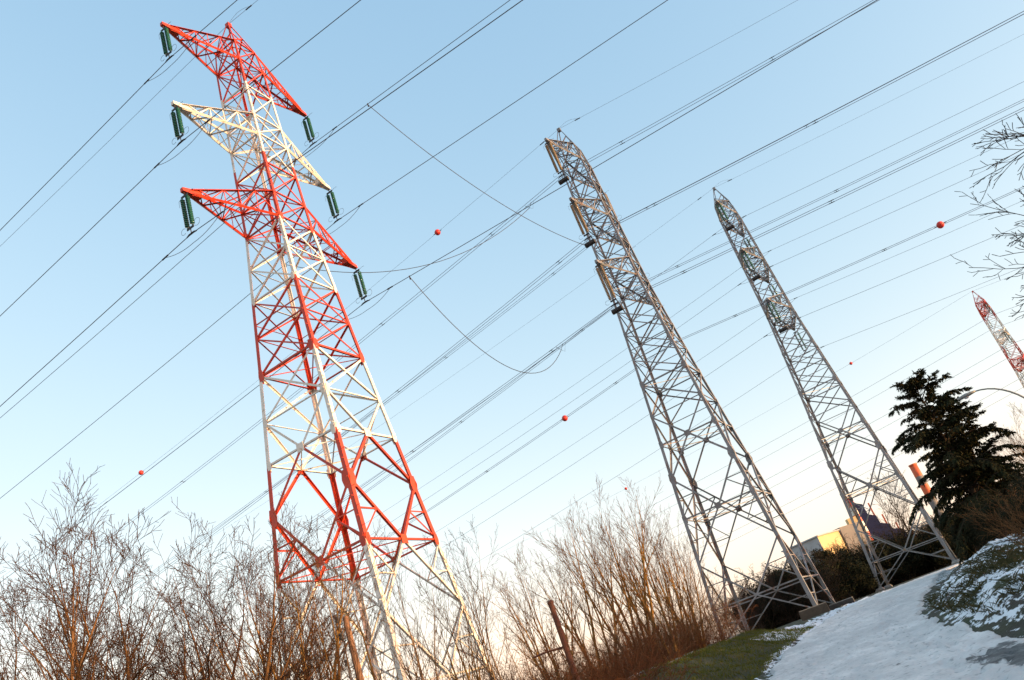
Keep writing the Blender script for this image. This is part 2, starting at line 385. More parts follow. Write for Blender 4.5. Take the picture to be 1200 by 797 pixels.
def make_pylon(loc, label, steel, joined=False, group=None):
    root = empty('lattice_pylon', loc, -AZ); tag(root, label, 'pylon', group)
    lt = Lattice(joined, steel)
    mats = [M['red'], M['white']] if steel == 'bands' else [M[steel]]
    # legs
    br = sorted(set([-.3, 3.3, 9.99, 13.4, 16.43, 19, 22, 27.1, 31.9, 31.95, 37.4, 44.0, 46.4, 48.5, 51.4]))
    for k in range(4):
        sx, sy = CORN[k]; mb = MB(); rings = []
        for z in br:
            q = hw(max(z, 0)); wd = .30 - .0034 * z; t = .035
            if z > 48: wd *= .6
            c = (sx * q, sy * q)
            pr = [(0, 0), (wd, 0), (wd, t), (t, t), (t, wd), (0, wd)]
            rings.append([(c[0] - sx * a + sx * .06, c[1] - sy * b + sy * .06, z) for a, b in pr])
        for i in range(len(br) - 1):
            mi = (1 if paint((br[i] + br[i + 1]) / 2) == 'white' else 0) if steel == 'bands' else 0
            fl = [(j, (j + 1) % 6, 6 + (j + 1) % 6, 6 + j) for j in range(6)]
            if sx * sy < 0: fl = [f[::-1] for f in fl]
            mb.add(rings[i] + rings[i + 1], fl, mi)
        mb.build('leg', mats, root)
        ft = MB(); c = cp(k, 0); prof = [(.62, -.5), (.62, .12), (.42, .30), (0, .30)]
        ft.lathe(prof, 4, M=Matrix.Translation((c.x, c.y, 0)) @ Matrix.Rotation(math.pi / 4, 4, 'Z')); ft.build('footing', [M['conc']], root)
    if joined: lt.mb = MB()
    def b(p, q, wd, k): lt.bar(root, 'brace', p, q, wd, OUT[k % 4])
    for k in range(4):
        K = k + 1
        # splayed base
        b(cp(k, 2.8), cp(K, 2.8), .10, k)
        for e in (k, K):
            b(mp(k, 2.8), cp(e, .35), .10, k)
            q = mp(k, 2.8).lerp(cp(e, .35), .5); b(cp(e, 1.6), q, .07, k)
            b(mp(k, 9.99), cp(e, 6.3), .13, k); b(cp(e, 6.3), mp(k, 2.8), .13, k)
            d = mp(k, 9.99).lerp(cp(e, 6.3), .5); b(cp(e, 9.8), d, .07, k); b(cp(e, 8.2), d, .07, k)
            d = mp(k, 2.8).lerp(cp(e, 6.3), .5); b(cp(e, 2.95), d, .07, k); b(cp(e, 4.6), d, .07, k)
            # diamond panel
            b(mp(k, 16.43), cp(e, 13.4), .15, k); b(cp(e, 13.4), mp(k, 9.99), .15, k)
            d = cp(e, 13.4).lerp(mp(k, 9.99), .5); b(cp(e, 10.15), d, .09, k); b(cp(e, 11.7), d, .08, k)
            # upper half diamond
            b(cp(e, 19), mp(k, 16.43), .13, k)
        b(cp(k, 22), cp(K, 19), .12, k); b(cp(K, 22), cp(k, 19), .12, k)
        for z, wd in ((9.99, .11), (16.43, .11), (19, .07), (22, .12)): b(cp(k, z), cp(K, z), wd, k)
        # tall X panels with ties at the ends and crossings
        for z0, z1 in ((22, 27.1), (27.1, 31.95)):
            b(cp(k, z0), cp(K, (z0 + z1) / 2), .10, k); b(cp(K, z0), cp(k, (z0 + z1) / 2), .10, k)
            b(cp(k, (z0 + z1) / 2), cp(K, z1), .10, k); b(cp(K, (z0 + z1) / 2), cp(k, z1), .10, k)
            b(cp(k, (z0 + z1) / 2), cp(K, (z0 + z1) / 2), .07, k)
        b(cp(k, 24.6 + .9), cp(K, 24.6 + .9), .06, k)
        lv = [31.95, 34.0, 36.5, 39.1, 40.9, 43.7, 46.4, 48.5, 50.0]
        for z0, z1 in zip(lv[:-1], lv[1:]):
            b(cp(k, z0), cp(K, z1), .085, k); b(cp(K, z0), cp(k, z1), .085, k)
        for z in (27.1, 31.95, 34.0, 36.5, 39.1, 40.9, 43.7, 46.4, 48.5): b(cp(k, z), cp(K, z), .09, k)
    for z in (9.99, 16.43, 22, 31.95, 39.1, 46.4):
        lt.bar(root, 'plan_brace', cp(0, z), cp(2, z), .06, Vector((0, 0, 1))); lt.bar(root, 'plan_brace', cp(1, z), cp(3, z), .06, Vector((0, 0, -1)))
    for z in (9.99, 16.43):
        for k in range(4): lt.bar(root, 'plan_brace', mp(k, z), mp(k + 1, z), .06, Vector((0, 0, 1)))
    if joined: kind(lt.mb.build('bracing', mats, root), 'stuff')
    # gusset plates where the braces meet the legs and the ring beams
    if not joined:
        for k in range(4):
            for z, s in ((9.99, .55), (13.4, .85), (16.43, .5), (19, .45), (22, .6), (27.1, .4), (31.95, .45)):
                for e in (k, k + 1):
                    c = cp(e, z) + (mp(k, z) - cp(e, z)).normalized() * .14 + OUT[k] * .07
                    t = (cp(k + 1, z) - cp(k, z)).normalized(); mb = MB()
                    q = [c - t * s * .22 - Vector((0, 0, s * .6)), c + t * s * .22 - Vector((0, 0, s * .6)), c + t * s * .34, c + t * s * .22 + Vector((0, 0, s * .6)), c - t * s * .22 + Vector((0, 0, s * .6)), c - t * s * .34]
                    n_ = OUT[k] * .02
                    mb.add(q + [p + n_ for p in q], [tuple(range(6))[::-1], tuple(range(6, 12))] + [(i, (i + 1) % 6, 6 + (i + 1) % 6, 6 + i) for i in range(6)])
                    mb.build('gusset_plate', [M[lt.m(z + .05)]], root)
            for z in (9.99, 16.43):
                c = mp(k, z) + OUT[k] * .08; mb = MB(); t = (cp(k + 1, z) - cp(k, z)).normalized()
                mb.box(c, (.5, .5, .03), M=Matrix((t, Vector((0, 0, 1)), OUT[k])).transposed().to_3x3()); mb.build('gusset_plate', [M[lt.m(z + .05)]], root)
    # peak cap
    mb = MB(); mb.box((0, 0, APEX - .12), (.34, .34, .36)); mb.build('peak_cap', [M[lt.m(51)]], root)
    # cross arms
    for zb, zt, reach, nm in TIPS:
        for sy in (-1, 1):
            am = empty('crossarm', parent=root); 
            if joined: lt.mb = MB()
            col = lt.m(zt + .1) if steel == 'bands' else steel
            if steel == 'bands': col = 'white' if nm == 'middle' else 'red'
            q = hw(zb); q2 = hw(zt); tip = Vector((0, sy * reach, zb + .12))
            up = Vector((0, 0, 1)); lc = {}
            for sx in (-1, 1):
                lc[sx, 0] = (Vector((sx * q, sy * q, zb)), Vector((sx * .14, sy * (reach - .5), zb + .02)))
                lc[sx, 1] = (Vector((sx * q2, sy * q2, zt)), Vector((sx * .14, sy * (reach - .5), zb + .30)))
                for j in (0, 1): lt.bar(am, 'chord', *lc[sx, j], .15, Vector((sx, 0, 1 if j else -1)), col)
            def on(sx, j, t): return lc[sx, j][0].lerp(lc[sx, j][1], t)
            N = 5; ts = [0, .24, .45, .63, .79, .92]
            for sx in (-1, 1):
                o_ = Vector((sx, 0, 0))
                for i in range(N):
                    lt.bar(am, 'arm_brace', on(sx, i % 2, ts[i]), on(sx, (i + 1) % 2, ts[i + 1]), .075, o_, col)
                for i in (1, 2, 3): lt.bar(am, 'arm_brace', on(sx, 0, ts[i]), on(sx, 1, ts[i]), .06, o_, col)
            for j in (0, 1):
                for i in range(N):
                    s_ = 1 if i % 2 else -1
                    lt.bar(am, 'arm_brace', on(s_, j, ts[i]), on(-s_, j, ts[i + 1]), .07 if j == 0 else .055, up, col)
                for i in (1, 2, 3, 4): lt.bar(am, 'arm_brace', on(-1, j, ts[i]), on(1, j, ts[i]), .06, up, col)
            if joined:
                o = kind(lt.mb.build('arm_lattice', mats, am), 'stuff')
            # welded beak at the tip
            mb = MB(); v = []
            for yy, hx, z0, z1 in ((reach - 1.15, .27, -.06, .48), (reach - .45, .17, -.05, .33), (reach + .12, .13, -.04, .22)):
                v += [(-hx, sy * yy, zb + z0), (hx, sy * yy, zb + z0), (hx * .8, sy * yy, zb + z1), (-hx * .8, sy * yy, zb + z1)]
            fl = [(i * 4 + j, i * 4 + (j + 1) % 4, i * 4 + 4 + (j + 1) % 4, i * 4 + 4 + j) for i in range(2) for j in range(4)] + [(3, 2, 1, 0), (8, 9, 10, 11)]
            if sy < 0: fl = [f[::-1] for f in fl]
            mb.add(v, fl); mb.build('arm_tip', [M[col]], am)
    return root

def step_bolts(root):
    mb = MB(); mb.tube([(0, 0, 0), (.20, 0, 0), (.20, 0, .03)], .016, 5); sm = {c: mesh('step_bolt_' + c, mb.v, mb.f, [M[c]]) for c in ('red', 'white')}
    z = 3.0; k = 0
    while z < 46:
        c = cp(1, z); o = link('step_bolt', sm[paint(z)], root); o.location = (c.x + .05, c.y - .05, z); o.rotation_euler = (0, 0, (0, -math.pi / 2)[k % 2]); z += .55; k += 1
# positions (ground height gives the base)
PY = [((-11.863, 43.408), 1.75), ((12.079, 68.814), 1.28), ((31.398, 91.912), 1.30), ((102.19, 178.26), 1.25)]
NAMES = ['near red and white pylon', 'rusty grey middle pylon', 'grey cedar-side pylon', 'far red and white pylon']
step_bolts(make_pylon((*PY[0][0], PY[0][1]), 'tall red and white painted lattice pylon rising behind bare saplings', 'bands'))
make_pylon((*PY[1][0], PY[1][1]), 'rust-tinged grey lattice pylon standing beside the snowy path', 'galv')
make_pylon((*PY[2][0], PY[2][1]), 'grey lattice pylon standing left of the dark cedar', 'galv_clean')
make_pylon((*PY[3][0], PY[3][1]), 'distant red and white pylon above the street lamp', 'bands', joined=True)

# ------------------------------------------------------------------ insulators
def string_mesh(mt, L, nd):
    mb = MB(); prof = [(.0, 0), (.035, 0), (.035, -.12)]
    st = (L - .24) / nd
    for i in range(nd):
        z = -.12 - i * st
        prof += [(.05, z), (.06, z - st * .3), (.145, z - st * .55), (.14, z - st * .7), (.04, z - st * .8)]
    prof += [(.035, -L + .12), (.035, -L), (0, -L)]
    mb.lathe(prof, 9); return mb.mesh('insulator_string_' + mt, [M[mt]], True)
def ring_pts(c, r_, a0, a1, ax, n=10):
    return [Vector(c) + Vector((r_ * math.cos(a), 0, r_ * math.sin(a))) if ax == 'x' else Vector(c) + Vector((0, r_ * math.cos(a), r_ * math.sin(a))) for a in [a0 + (a1 - a0) * i / n for i in range(n + 1)]]
def make_insulator(mt, drop, weight):
    root = empty('insulator')
    L = drop - .75
    sm = string_mesh(mt, L, int(L / .145))
    mb = MB(); mb.tube([(0, 0, .15), (0, 0, -.2)], .03); mb.box((0, 0, -.27), (.56, .04, .14)); mb.build('yoke', [M['iron']], root)
    for sx in (-1, 1):
        o = link('glass_string', sm, root); o.location = (sx * .21, 0, -.30)
    mb = MB(); mb.box((0, 0, -.30 - L - .05), (.56, .04, .14)); mb.tube([(0, 0, -.3 - L - .08), (0, 0, -drop + .05)], .03); mb.build('yoke', [M['iron']], root)
    mb = MB(); mb.tube([(-.42, 0, -drop - .05), (-.2, 0, -drop + .01), (.2, 0, -drop + .01), (.42, 0, -drop - .05)], [.03, .055, .055, .03]); mb.build('clamp', [M['iron']], root)
    mb = MB(); mb.tube(ring_pts((.55, 0, -.3 - L + .05), .24, -2.6, 2.6, 'x'), .012, 4); mb.build('arcing_horn', [M['iron']], root)
    mb = MB(); mb.tube(ring_pts((-.55, 0, -.3 - L + .0), .20, .6, 5.4, 'x'), .012, 4); mb.build('arcing_horn', [M['iron']], root)
    mb = MB(); mb.tube([(.25, 0, -.28), (.5, 0, -.2), (.75, 0, -.22)], .012, 4); mb.build('arcing_horn', [M['iron']], root)
    mb = MB(); mb.tube([(-.25, 0, -.28), (-.5, 0, -.4), (-.52, 0, -.8)], .012, 4); mb.build('arcing_horn', [M['iron']], root)
    if weight:
        mb = MB(); mb.tube([(0, 0, -drop), (0, 0, -drop - .42)], .03); mb.build('hanger', [M['iron']], root)
        for i in range(6):
            mb = MB(); x = -.42 + i * .168
            mb.lathe([(0, -.085), (.20, -.085), (.23, -.06), (.23, .06), (.20, .085), (0, .085)], 12, M=Matrix.Translation((x, 0, -drop - .55)) @ Matrix.Rotation(math.pi / 2, 4, 'Y'))
            mb.build('weight_disc', [M['iron']], root)
    return root
DROP = [2.95, 4.25, 3.35, 3.0]
INS = [('green_glass', False), ('sunlit_glass', True), ('green_glass', True), ('green_glass', False)]
DESC = ['green glass twin insulator', 'sun-tinted glass twin insulator', 'dark green twin insulator', 'tiny green insulator']
protos = {}
def tip_world(i, zb, reach, sy):
    p = np.array(PY[i][0]) + A2 * sy * reach; return Vector((p[0], p[1], PY[i][1] + zb))
for i in range(4):
    for zb, zt, reach, nm in TIPS:
        for sy in (-1, 1):
            wt = INS[i][1] and sy < 0; key = (i, wt)
            if key not in protos: o = protos[key] = make_insulator(INS[i][0], DROP[i], wt)
            else: o = copy_tree(protos[key])
            o.location = tip_world(i, zb - .05, reach, sy); o.rotation_euler = (0, 0, -AZ)
            side = 'left' if sy < 0 else 'right'
            tag(o, f"{DESC[i]}{' with counterweight' if wt else ''} under {nm} {side} arm of the {NAMES[i]}", 'insulator', f'insulators of the {NAMES[i]}')

# ------------------------------------------------------------------ conductors
def wire_fn(i, a_off, z0, sl, sr, LL=340., LR=330.):
    base = np.array(PY[i][0]) + A2 * a_off; l0 = float(base @ L2); aa = float(base @ A2)
    def f(l, side=0.):
        t = l - l0; T = abs(t); s, LN = (sl, LL) if t < 0 else (sr, LR)
        p = A2 * (aa + side) + L2 * l
        return Vector((p[0], p[1], z0 - s * T + s * T * T / LN))
    f.l0 = l0; return f
def wire_obj(name, f, rad, mt, parent=None, side=0., l_from=-340, l_to=330, festoon=False):
    mb = MB(); ls = [f.l0 + l_from * (1 - k / 36) for k in range(36)] + [f.l0 + l_to * k / 36 for k in range(37)]
    mb.tube([f(l, side) for l in ls], rad, 5); return mb.build(name, [M[mt]], parent)
fits = {0: dict(upper=(.095, .03), middle=(.098, .035), lower=(.10, .05)), 1: dict(upper=(.15, .085), middle=(.165, .085), lower=(.135, .08)),
        2: dict(upper=(.14, .09), middle=(.14, .09), lower=(.14, .09)), 3: dict(upper=(.11, .10), middle=(.11, .10), lower=(.11, .10))}
WF = {}
for i in range(4):
    for zb, zt, reach, nm in TIPS:
        for sy in (-1, 1):
            sl, sr = fits[i][nm]; side = 'left' if sy < 0 else 'right'
            f = WF[i, nm, sy] = wire_fn(i, sy * reach, PY[i][1] + zb - .05 - DROP[i], sl, sr)
            if i == 1:
                root = empty('conductor_bundle', f(f.l0)); tag(root, f'twin conductors with spacers carried by the {nm} {side} arm of the {NAMES[i]}', 'conductor', 'conductors of the ' + NAMES[i])
                for s in (-.2, .2):
                    o = wire_obj('wire', f, .021, 'wire2', root, s); o.matrix_parent_inverse = Matrix.Translation(-root.location)
                for t in (-95, -52, -24, -6, 6, 21, 47):
                    t += rng.uniform(-3, 3); mb = MB(); a, c = f(f.l0 + t, -.25), f(f.l0 + t, .25)
                    mb.tube([a, c], .022, 5)
                    for s in (-.2, .2): mb.tube([f(f.l0 + t - .22, s), f(f.l0 + t + .22, s)], .034, 5)
                    o = mb.build('spacer', [M['iron']], root); o.matrix_parent_inverse = Matrix.Translation(-root.location)
            else:
                root = empty('conductor', f(f.l0)); tag(root, f'single conductor carried by the {nm} {side} arm of the {NAMES[i]}', 'conductor', 'conductors of the ' + NAMES[i])
                o = wire_obj('wire', f, [.024, 0, .019, .03][i], 'wire' if i == 0 else 'wire2', root); o.matrix_parent_inverse = Matrix.Translation(-root.location)
                if i in (0, 2):
                    d0 = 2.3 if i == 0 else 2.0                        # damping festoon under the clamp
                    mb = MB(); pts = []
                    for k in range(13):
                        t = -1 + 2 * k / 12; p = f(f.l0 + t * d0); p.z -= (.62 if i == 0 else .5) * (1 - t * t) + .02; pts.append(p)
                    mb.tube(pts, .016, 5); o = mb.build('damping_loop', [M['wire']], root); o.matrix_parent_inverse = Matrix.Translation(-root.location)
                    for t in (-d0, d0):
                        mb = MB(); mb.tube([f(f.l0 + t - .25), f(f.l0 + t + .25)], .045, 6); o = mb.build('sleeve', [M['iron']], root); o.matrix_parent_inverse = Matrix.Translation(-root.location)
EW = {}
for i, (sl, sr) in enumerate(((.075, .05), (.15, .13), (.12, .10), (.108, .10))):
    f = EW[i] = wire_fn(i, 0, PY[i][1] + APEX + .02, sl, sr)
    root = empty('earth_wire', f(f.l0)); tag(root, f'thin earth wire strung over the peak of the {NAMES[i]}', 'earth wire', 'earth wires')
    o = wire_obj('wire', f, [.014, .013, .013, .02][i], 'wire2', root); o.matrix_parent_inverse = Matrix.Translation(-root.location)
    if i < 3:
        for t in (-2.2, 2.2):
            mb = MB(); mb.tube([f(f.l0 + t - .3), f(f.l0 + t + .3)], .05, 6); o = mb.build('damper', [M['iron']], root); o.matrix_parent_inverse = Matrix.Translation(-root.location)
        mb = MB(); pts = [f(f.l0 + 2.4 * k / 8) + Vector((0, 0, .38 * math.sin(math.pi * k / 8))) for k in range(9)]
        mb.tube(pts, .012, 4); o = mb.build('bonding_loop', [M['wire2']], root); o.matrix_parent_inverse = Matrix.Translation(-root.location)
# droppers between the near line and the middle line
def hang(p, q, sag, n=22):
    return [p.lerp(q, k / n) - Vector((0, 0, 4 * sag * (k / n) * (1 - k / n))) for k in range(n + 1)]
D = [(WF[0, 'upper', 1], -22.2, WF[1, 'middle', -1], -16.2, 1.8, 'slack link cable from the upper near conductor to the middle pylon'),
     (WF[0, 'lower', 1], -23.8, WF[1, 'lower', -1], -21.7, 4.6, 'slack link cable with a deep belly hanging left of the middle pylon'),
     (WF[0, 'middle', 1], -33.5, WF[1, 'upper', -1], -19.8, 3.2, 'slack link cable crossing behind the near red and white pylon')]
for f0, l0_, f1, l1_, sag, lab in D:
    p, q = f0(l0_), f1(l1_); root = empty('link_cable', p); tag(root, lab, 'cable', 'link cables between two lines')
    mb = MB(); mb.tube(hang(p - Vector((0, 0, .05)), q - Vector((0, 0, .45)), sag), .026, 5); o = mb.build('wire', [M['iron']], root); o.matrix_parent_inverse = Matrix.Translation(-p)
    mb = MB(); mb.tube([p + Vector((0, 0, .05)), p - Vector((0, 0, .25))], .05, 6); o = mb.build('tap_clamp', [M['iron']], root); o.matrix_parent_inverse = Matrix.Translation(-p)
    mb = MB(); e = q - Vector((0, 0, .45)); dv = Vector((L2[0], L2[1], 0))
    mb.tube([q - dv * .35, e, q + dv * .35], .022, 5); mb.tube([e, e - Vector((0, 0, .3)) + dv * .25, q + dv * .6], .014, 4); o = mb.build('bridle', [M['iron']], root); o.matrix_parent_inverse = Matrix.Translation(-p)
# marker balls threaded on the wires
def marker_ball(p, r_, lab):
    root = empty('marker_ball', p, -AZ); tag(root, lab, 'marker ball', 'aviation marker balls')
    for s in (-1, 1):
        mb = MB(); prof = [(r_ * math.cos(a), s * r_ * math.sin(a) + s * .012) for a in [k * math.pi / 2 / 7 for k in range(8)]]
        if s < 0: prof = prof[::-1]
        mb.lathe(prof, 18); mb.build('half_shell', [M['ball']], root, True)
    mb = MB(); mb.lathe([(r_ * .96, -.03), (r_ * 1.05, -.03), (r_ * 1.05, .03), (r_ * .96, .03)], 18); mb.build('flange', [M['ball']], root)
    mb = MB(); mb.tube([(-r_ - .22, 0, 0), (r_ + .22, 0, 0)], .03, 6); mb.build('wire_grip', [M['iron']], root)
f = WF[1, 'lower', 1]
marker_ball(EW[1](-32.8), .33, 'red marker ball on the thin wire left of the middle pylon peak')
marker_ball(EW[1](-84.5), .31, 'red marker ball low over the big bare tree at left')
marker_ball(f(-29.5), .31, 'red marker ball on twin wires between two pylons, above the bare trees')
marker_ball(f(9.8), .31, 'red marker ball at right beside the overhanging bare twigs')
marker_ball(EW[3](-5.9), .36, 'tiny red marker ball right of the grey pylon above the cedar')
marker_ball(EW[3](-70.5), .36, 'tiny red marker ball just above the sapling tops at centre')

# ------------------------------------------------------------------ trees
def tubes_mesh(name, polys, mt):
    vs_, fs_ = [], []; b = 0
    for pts, rad, n in polys:
        P = np.asarray(pts); N = len(P); T = np.gradient(P, axis=0); T /= (np.linalg.norm(T, axis=1)[:, None] + 1e-9)
        ref = np.array([0, 0, 1.]) if abs(T[0][2]) < .85 else np.array([1., 0, 0])
        x = np.cross(T, ref); x /= (np.linalg.norm(x, axis=1)[:, None] + 1e-9); y = np.cross(T, x)
        an = np.arange(n) * 2 * np.pi / n
        ring = P[:, None, :] + (x[:, None, :] * np.cos(an)[None, :, None] + y[:, None, :] * np.sin(an)[None, :, None]) * np.asarray(rad)[:, None, None]
        vs_.append(ring.reshape(-1, 3))
        i = np.arange(N - 1)[:, None] * n; j = np.arange(n)[None, :]; j2 = (j + 1) % n
        fs_.append((np.stack([i + j, i + j2, i + n + j2, i + n + j], -1) + b).reshape(-1, 4)); b += N * n
    V = np.concatenate(vs_); F = np.concatenate(fs_)
    me = bpy.data.meshes.new(name); me.vertices.add(len(V)); me.vertices.foreach_set('co', V.astype(np.float32).ravel())
    me.loops.add(F.size); me.loops.foreach_set('vertex_index', F.astype(np.int32).ravel())
    me.polygons.add(len(F)); me.polygons.foreach_set('loop_start', np.arange(0, F.size, 4, dtype=np.int32))
    me.polygons.foreach_set('use_smooth', np.ones(len(F), dtype=bool))
    me.materials.append(mt); me.update(calc_edges=True); return me
def bare_tree(seed, height, stems, lean, kids, rad, upright=.05, wig=.10, ang=(.45, .9), klen=(.30, .55), depth=3, minr=.0052, clump=.25, fork0=.25):
    g = random.Random(seed); trunk, twigs = [], []
    def grow(p, d, L, r_, dep):
        n = [9, 6, 4, 3][min(dep, 3)]; st = L / n; pts = [p]; rr = [r_]; dirs = [d]
        q = np.array(p); e = np.array(d)
        for k in range(n):
            e = e + np.array([g.gauss(0, wig), g.gauss(0, wig), g.gauss(0, wig * .6) + upright * (1 if dep else .5)]); e /= np.linalg.norm(e)
            q = q + e * st; pts.append(q); rr.append(max(minr, r_ * (1 - (.97 if dep == 0 else .85) * (k + 1) / n))); dirs.append(e)
        (trunk if dep == 0 or (dep == 1 and r_ > .018) else twigs).append((pts, rr, [6, 4, 3, 3][min(dep, 3)]))
        if dep >= depth: return
        nk = kids[dep]
        for c in range(nk):
            t = (fork0 if dep == 0 else .12) + (1 - (fork0 if dep == 0 else .12)) * (c + g.random()) / nk; t = min(.97, t)
            fi = t * n; i0 = min(n - 1, int(fi)); u = fi - i0
            pp = pts[i0] * (1 - u) + pts[i0 + 1] * u if i0 else np.array(pts[0]) * (1 - u) + pts[1] * u
            ax = dirs[i0]; o = np.cross(ax, [g.gauss(0, 1), g.gauss(0, 1), g.gauss(0, 1)]); o /= np.linalg.norm(o) + 1e-9
            a = g.uniform(*ang); nd = ax * math.cos(a) + o * math.sin(a)
            rb = max(minr, rr[i0] * g.uniform(.35, .6))
            grow(pp, nd, max(.18, L * g.uniform(*klen) * (1.15 - .65 * t)), rb, dep + 1)
    for s in range(stems):
        a = 2 * math.pi * (s + g.random() * .7) / stems; ln = lean * g.uniform(.3, 1.1) if stems > 1 else lean * g.random()
        d = np.array([math.cos(a) * ln, math.sin(a) * ln, 1.]); d /= np.linalg.norm(d)
        p = np.array([math.cos(a) * clump * g.random(), math.sin(a) * clump * g.random(), -.25])
        hgt = height * g.uniform(.80, 1.05) * d[2] ** .4
        grow(p, d, hgt, rad * g.uniform(.7, 1.1), 0)
    return trunk, twigs
TREE = {}; THT = {}
def tree_proto(key, mt, twig=None, **kw):
    t, tw = bare_tree(**kw)
    THT[key] = float(np.quantile(np.concatenate([np.asarray(q[0])[:, 2] for q in t + tw]), .9997))
    TREE[key] = (tubes_mesh('trunk_' + key, t, M[mt]), tubes_mesh('crown_' + key, tw or t[:1], M[twig or mt]))
used = set()
def place_tree(key, x, y, s, rz, label, cat='tree', group=None, name='bare_tree', sink=.05, sz=None):
    root = empty(name, (x, y, h(x, y) - sink), rz); root.scale = (s, s, sz or s); tag(root, label, cat, group)
    link('trunk', TREE[key][0], root); link('crown', TREE[key][1], root)
    return root
tree_proto('big1', 'bark_red', 'twig_red', seed=11, height=9.6, stems=8, lean=.60, kids=(12, 9, 5), rad=.14, upright=.03, wig=.075, ang=(.40, .85), klen=(.36, .58), fork0=.22, minr=.0055)
tree_proto('big2', 'bark_red', 'twig_red', seed=23, height=9.2, stems=7, lean=.48, kids=(12, 9, 5), rad=.125, upright=.03, wig=.08, ang=(.40, .85), klen=(.36, .58), fork0=.20, minr=.0055)
tree_proto('slim1', 'bark_yel', 'twig_yel', seed=31, height=8.0, stems=5, lean=.36, kids=(10, 6, 3), rad=.10, upright=.045, wig=.05, ang=(.30, .62), klen=(.32, .52), fork0=.30, minr=.0045)
tree_proto('slim2', 'bark_yel', 'twig_yel', seed=37, height=8.0, stems=7, lean=.46, kids=(10, 6, 3), rad=.092, upright=.045, wig=.05, ang=(.30, .62), klen=(.32, .50), fork0=.28, minr=.0045)
tree_proto('slim3', 'bark_pale', 'twig_red', seed=41, height=8.0, stems=3, lean=.20, kids=(11, 6, 3), rad=.05, upright=.05, wig=.055, ang=(.32, .70), klen=(.28, .46), fork0=.22, minr=.0045)
tree_proto('sapling', 'bark_yel', 'twig_yel', seed=47, height=8.0, stems=1, lean=.10, kids=(13, 7, 3), rad=.10, upright=.045, wig=.055, ang=(.4, .75), klen=(.34, .52), fork0=.20, minr=.0045)
tree_proto('whip', 'bark_pale', seed=53, height=6.0, stems=5, lean=.22, kids=(9, 4), rad=.026, upright=.06, wig=.07, ang=(.4, .8), klen=(.16, .32), fork0=.15, depth=2)
tree_proto('bush1', 'bramble', seed=61, height=2.6, stems=26, lean=.75, kids=(8, 4), rad=.016, upright=.0, wig=.16, ang=(.4, 1.1), klen=(.25, .5), depth=2, clump=1.0, fork0=.1, minr=.004)
tree_proto('bush2', 'bark_red', seed=67, height=3.2, stems=24, lean=.6, kids=(8, 5), rad=.018, upright=.02, wig=.12, ang=(.4, 1.0), klen=(.25, .5), depth=2, clump=.9, fork0=.1, minr=.004)
tree_proto('dark1', 'bark_dark', seed=71, height=6.0, stems=16, lean=.55, kids=(10, 7, 3), rad=.04, upright=.02, wig=.11, ang=(.4, 1.0), klen=(.28, .5), clump=1.2, fork0=.06, minr=.009)
tree_proto('crown1', 'bark_dark', seed=79, height=9.0, stems=3, lean=.3, kids=(12, 8, 5), rad=.12, upright=.04, wig=.09, ang=(.45, .95), klen=(.3, .52), fork0=.25, minr=.008)
def pol(az, d): return d * math.sin(R(az)), d * math.cos(R(az))
def tree_top(key, az, dist, tanel, base_h, rz, label, **kw):
    x, y = pol(az, dist); hh = dist * tanel + 1.6 - h(x, y); return place_tree(key, x, y, hh / THT[key], rz, label, **kw)
G1 = 'bare trees at the left edge'
tree_top('big1', -30.2, 22, .365, 9.6, 3.6, 'biggest spreading bare tree, its stems fanning out at lower left', group=G1)
tree_top('big2', -25.6, 25, .31, 9.2, 4.6, 'reddish bare tree just right of the biggest spreading one', group=G1)
tree_top('big2', -36.6, 20, .34, 9.2, 2.6, 'reddish bare tree cut by the left edge of the picture', group=G1)
tree_top('big1', -22.6, 27, .26, 9.6, 2.0, 'lower rounded bare tree at the right end of the left clump', group=G1)
tree_top('slim2', -21.0, 25, .31, 8, .7, 'slim bare tree between the big left trees and the near pylon', group=G1)
tree_top('slim3', -19.7, 27, .26, 8, 2.7, 'thin pale sapling against the left leg of the near pylon', group=G1)
G2 = 'saplings in front of the near pylon'
tree_top('sapling', -15.6, 14.5, .285, 8, 1.2, 'young olive-barked tree with one thick trunk before the near pylon', group=G2)
tree_top('slim3', -17.6, 19, .24, 8, .2, 'thin sapling left of the thick-trunked young tree', group=G2)
tree_top('slim3', -13.2, 20, .25, 8, 3.3, 'thin sapling just right of the thick-trunked young tree', group=G2)
tree_top('slim1', -10.4, 17, .20, 8, 5.0, 'leaning multi-stemmed sapling over the right foot of the near pylon', group=G2)
tree_top('slim3', -8.6, 25, .235, 8, 1.5, 'tall thin sapling right of the near pylon', group=G2)
tree_top('whip', -6.6, 24, .17, 6, 2.2, 'low whippy shoots between the near pylon and the rusty post', group=G2)
tree_top('whip', -12.0, 23, .18, 6, 4.2, 'low whippy shoots under the near pylon', group=G2)
G3 = 'bare trees behind the grass bank'
for key, az, d_, te, rz, lab in (
    ('slim2', -4.9, 33, .195, 1.1, 'bare multi-stemmed tree above the rusty post'),
    ('slim1', -1.9, 35, .215, 2.6, 'tall bare tree second from left in the middle clump'),
    ('slim2', 1.0, 36, .235, .4, 'tallest bare tree of the middle clump'),
    ('slim1', 2.7, 34, .205, 3.9, 'yellow-stemmed bare tree just right of the tallest in the middle clump'),
    ('slim2', 4.6, 37, .165, 5.2, 'bare tree of middling height near the right end of the clump'),
    ('slim3', 5.9, 40, .125, 1.0, 'shorter bare tree close to the left leg of the middle pylon'),
    ('slim3', 6.9, 44, .085, 2.0, 'lowest bare tree beside the left foot of the middle pylon'),
    ('slim3', -.4, 30, .16, 4.4, 'thin bare sapling in front of the middle clump'),
    ('slim1', 3.6, 45, .17, .9, 'bare tree standing behind the middle clump')):
    tree_top(key, az, d_, te, 8, rz, lab, group=G3)
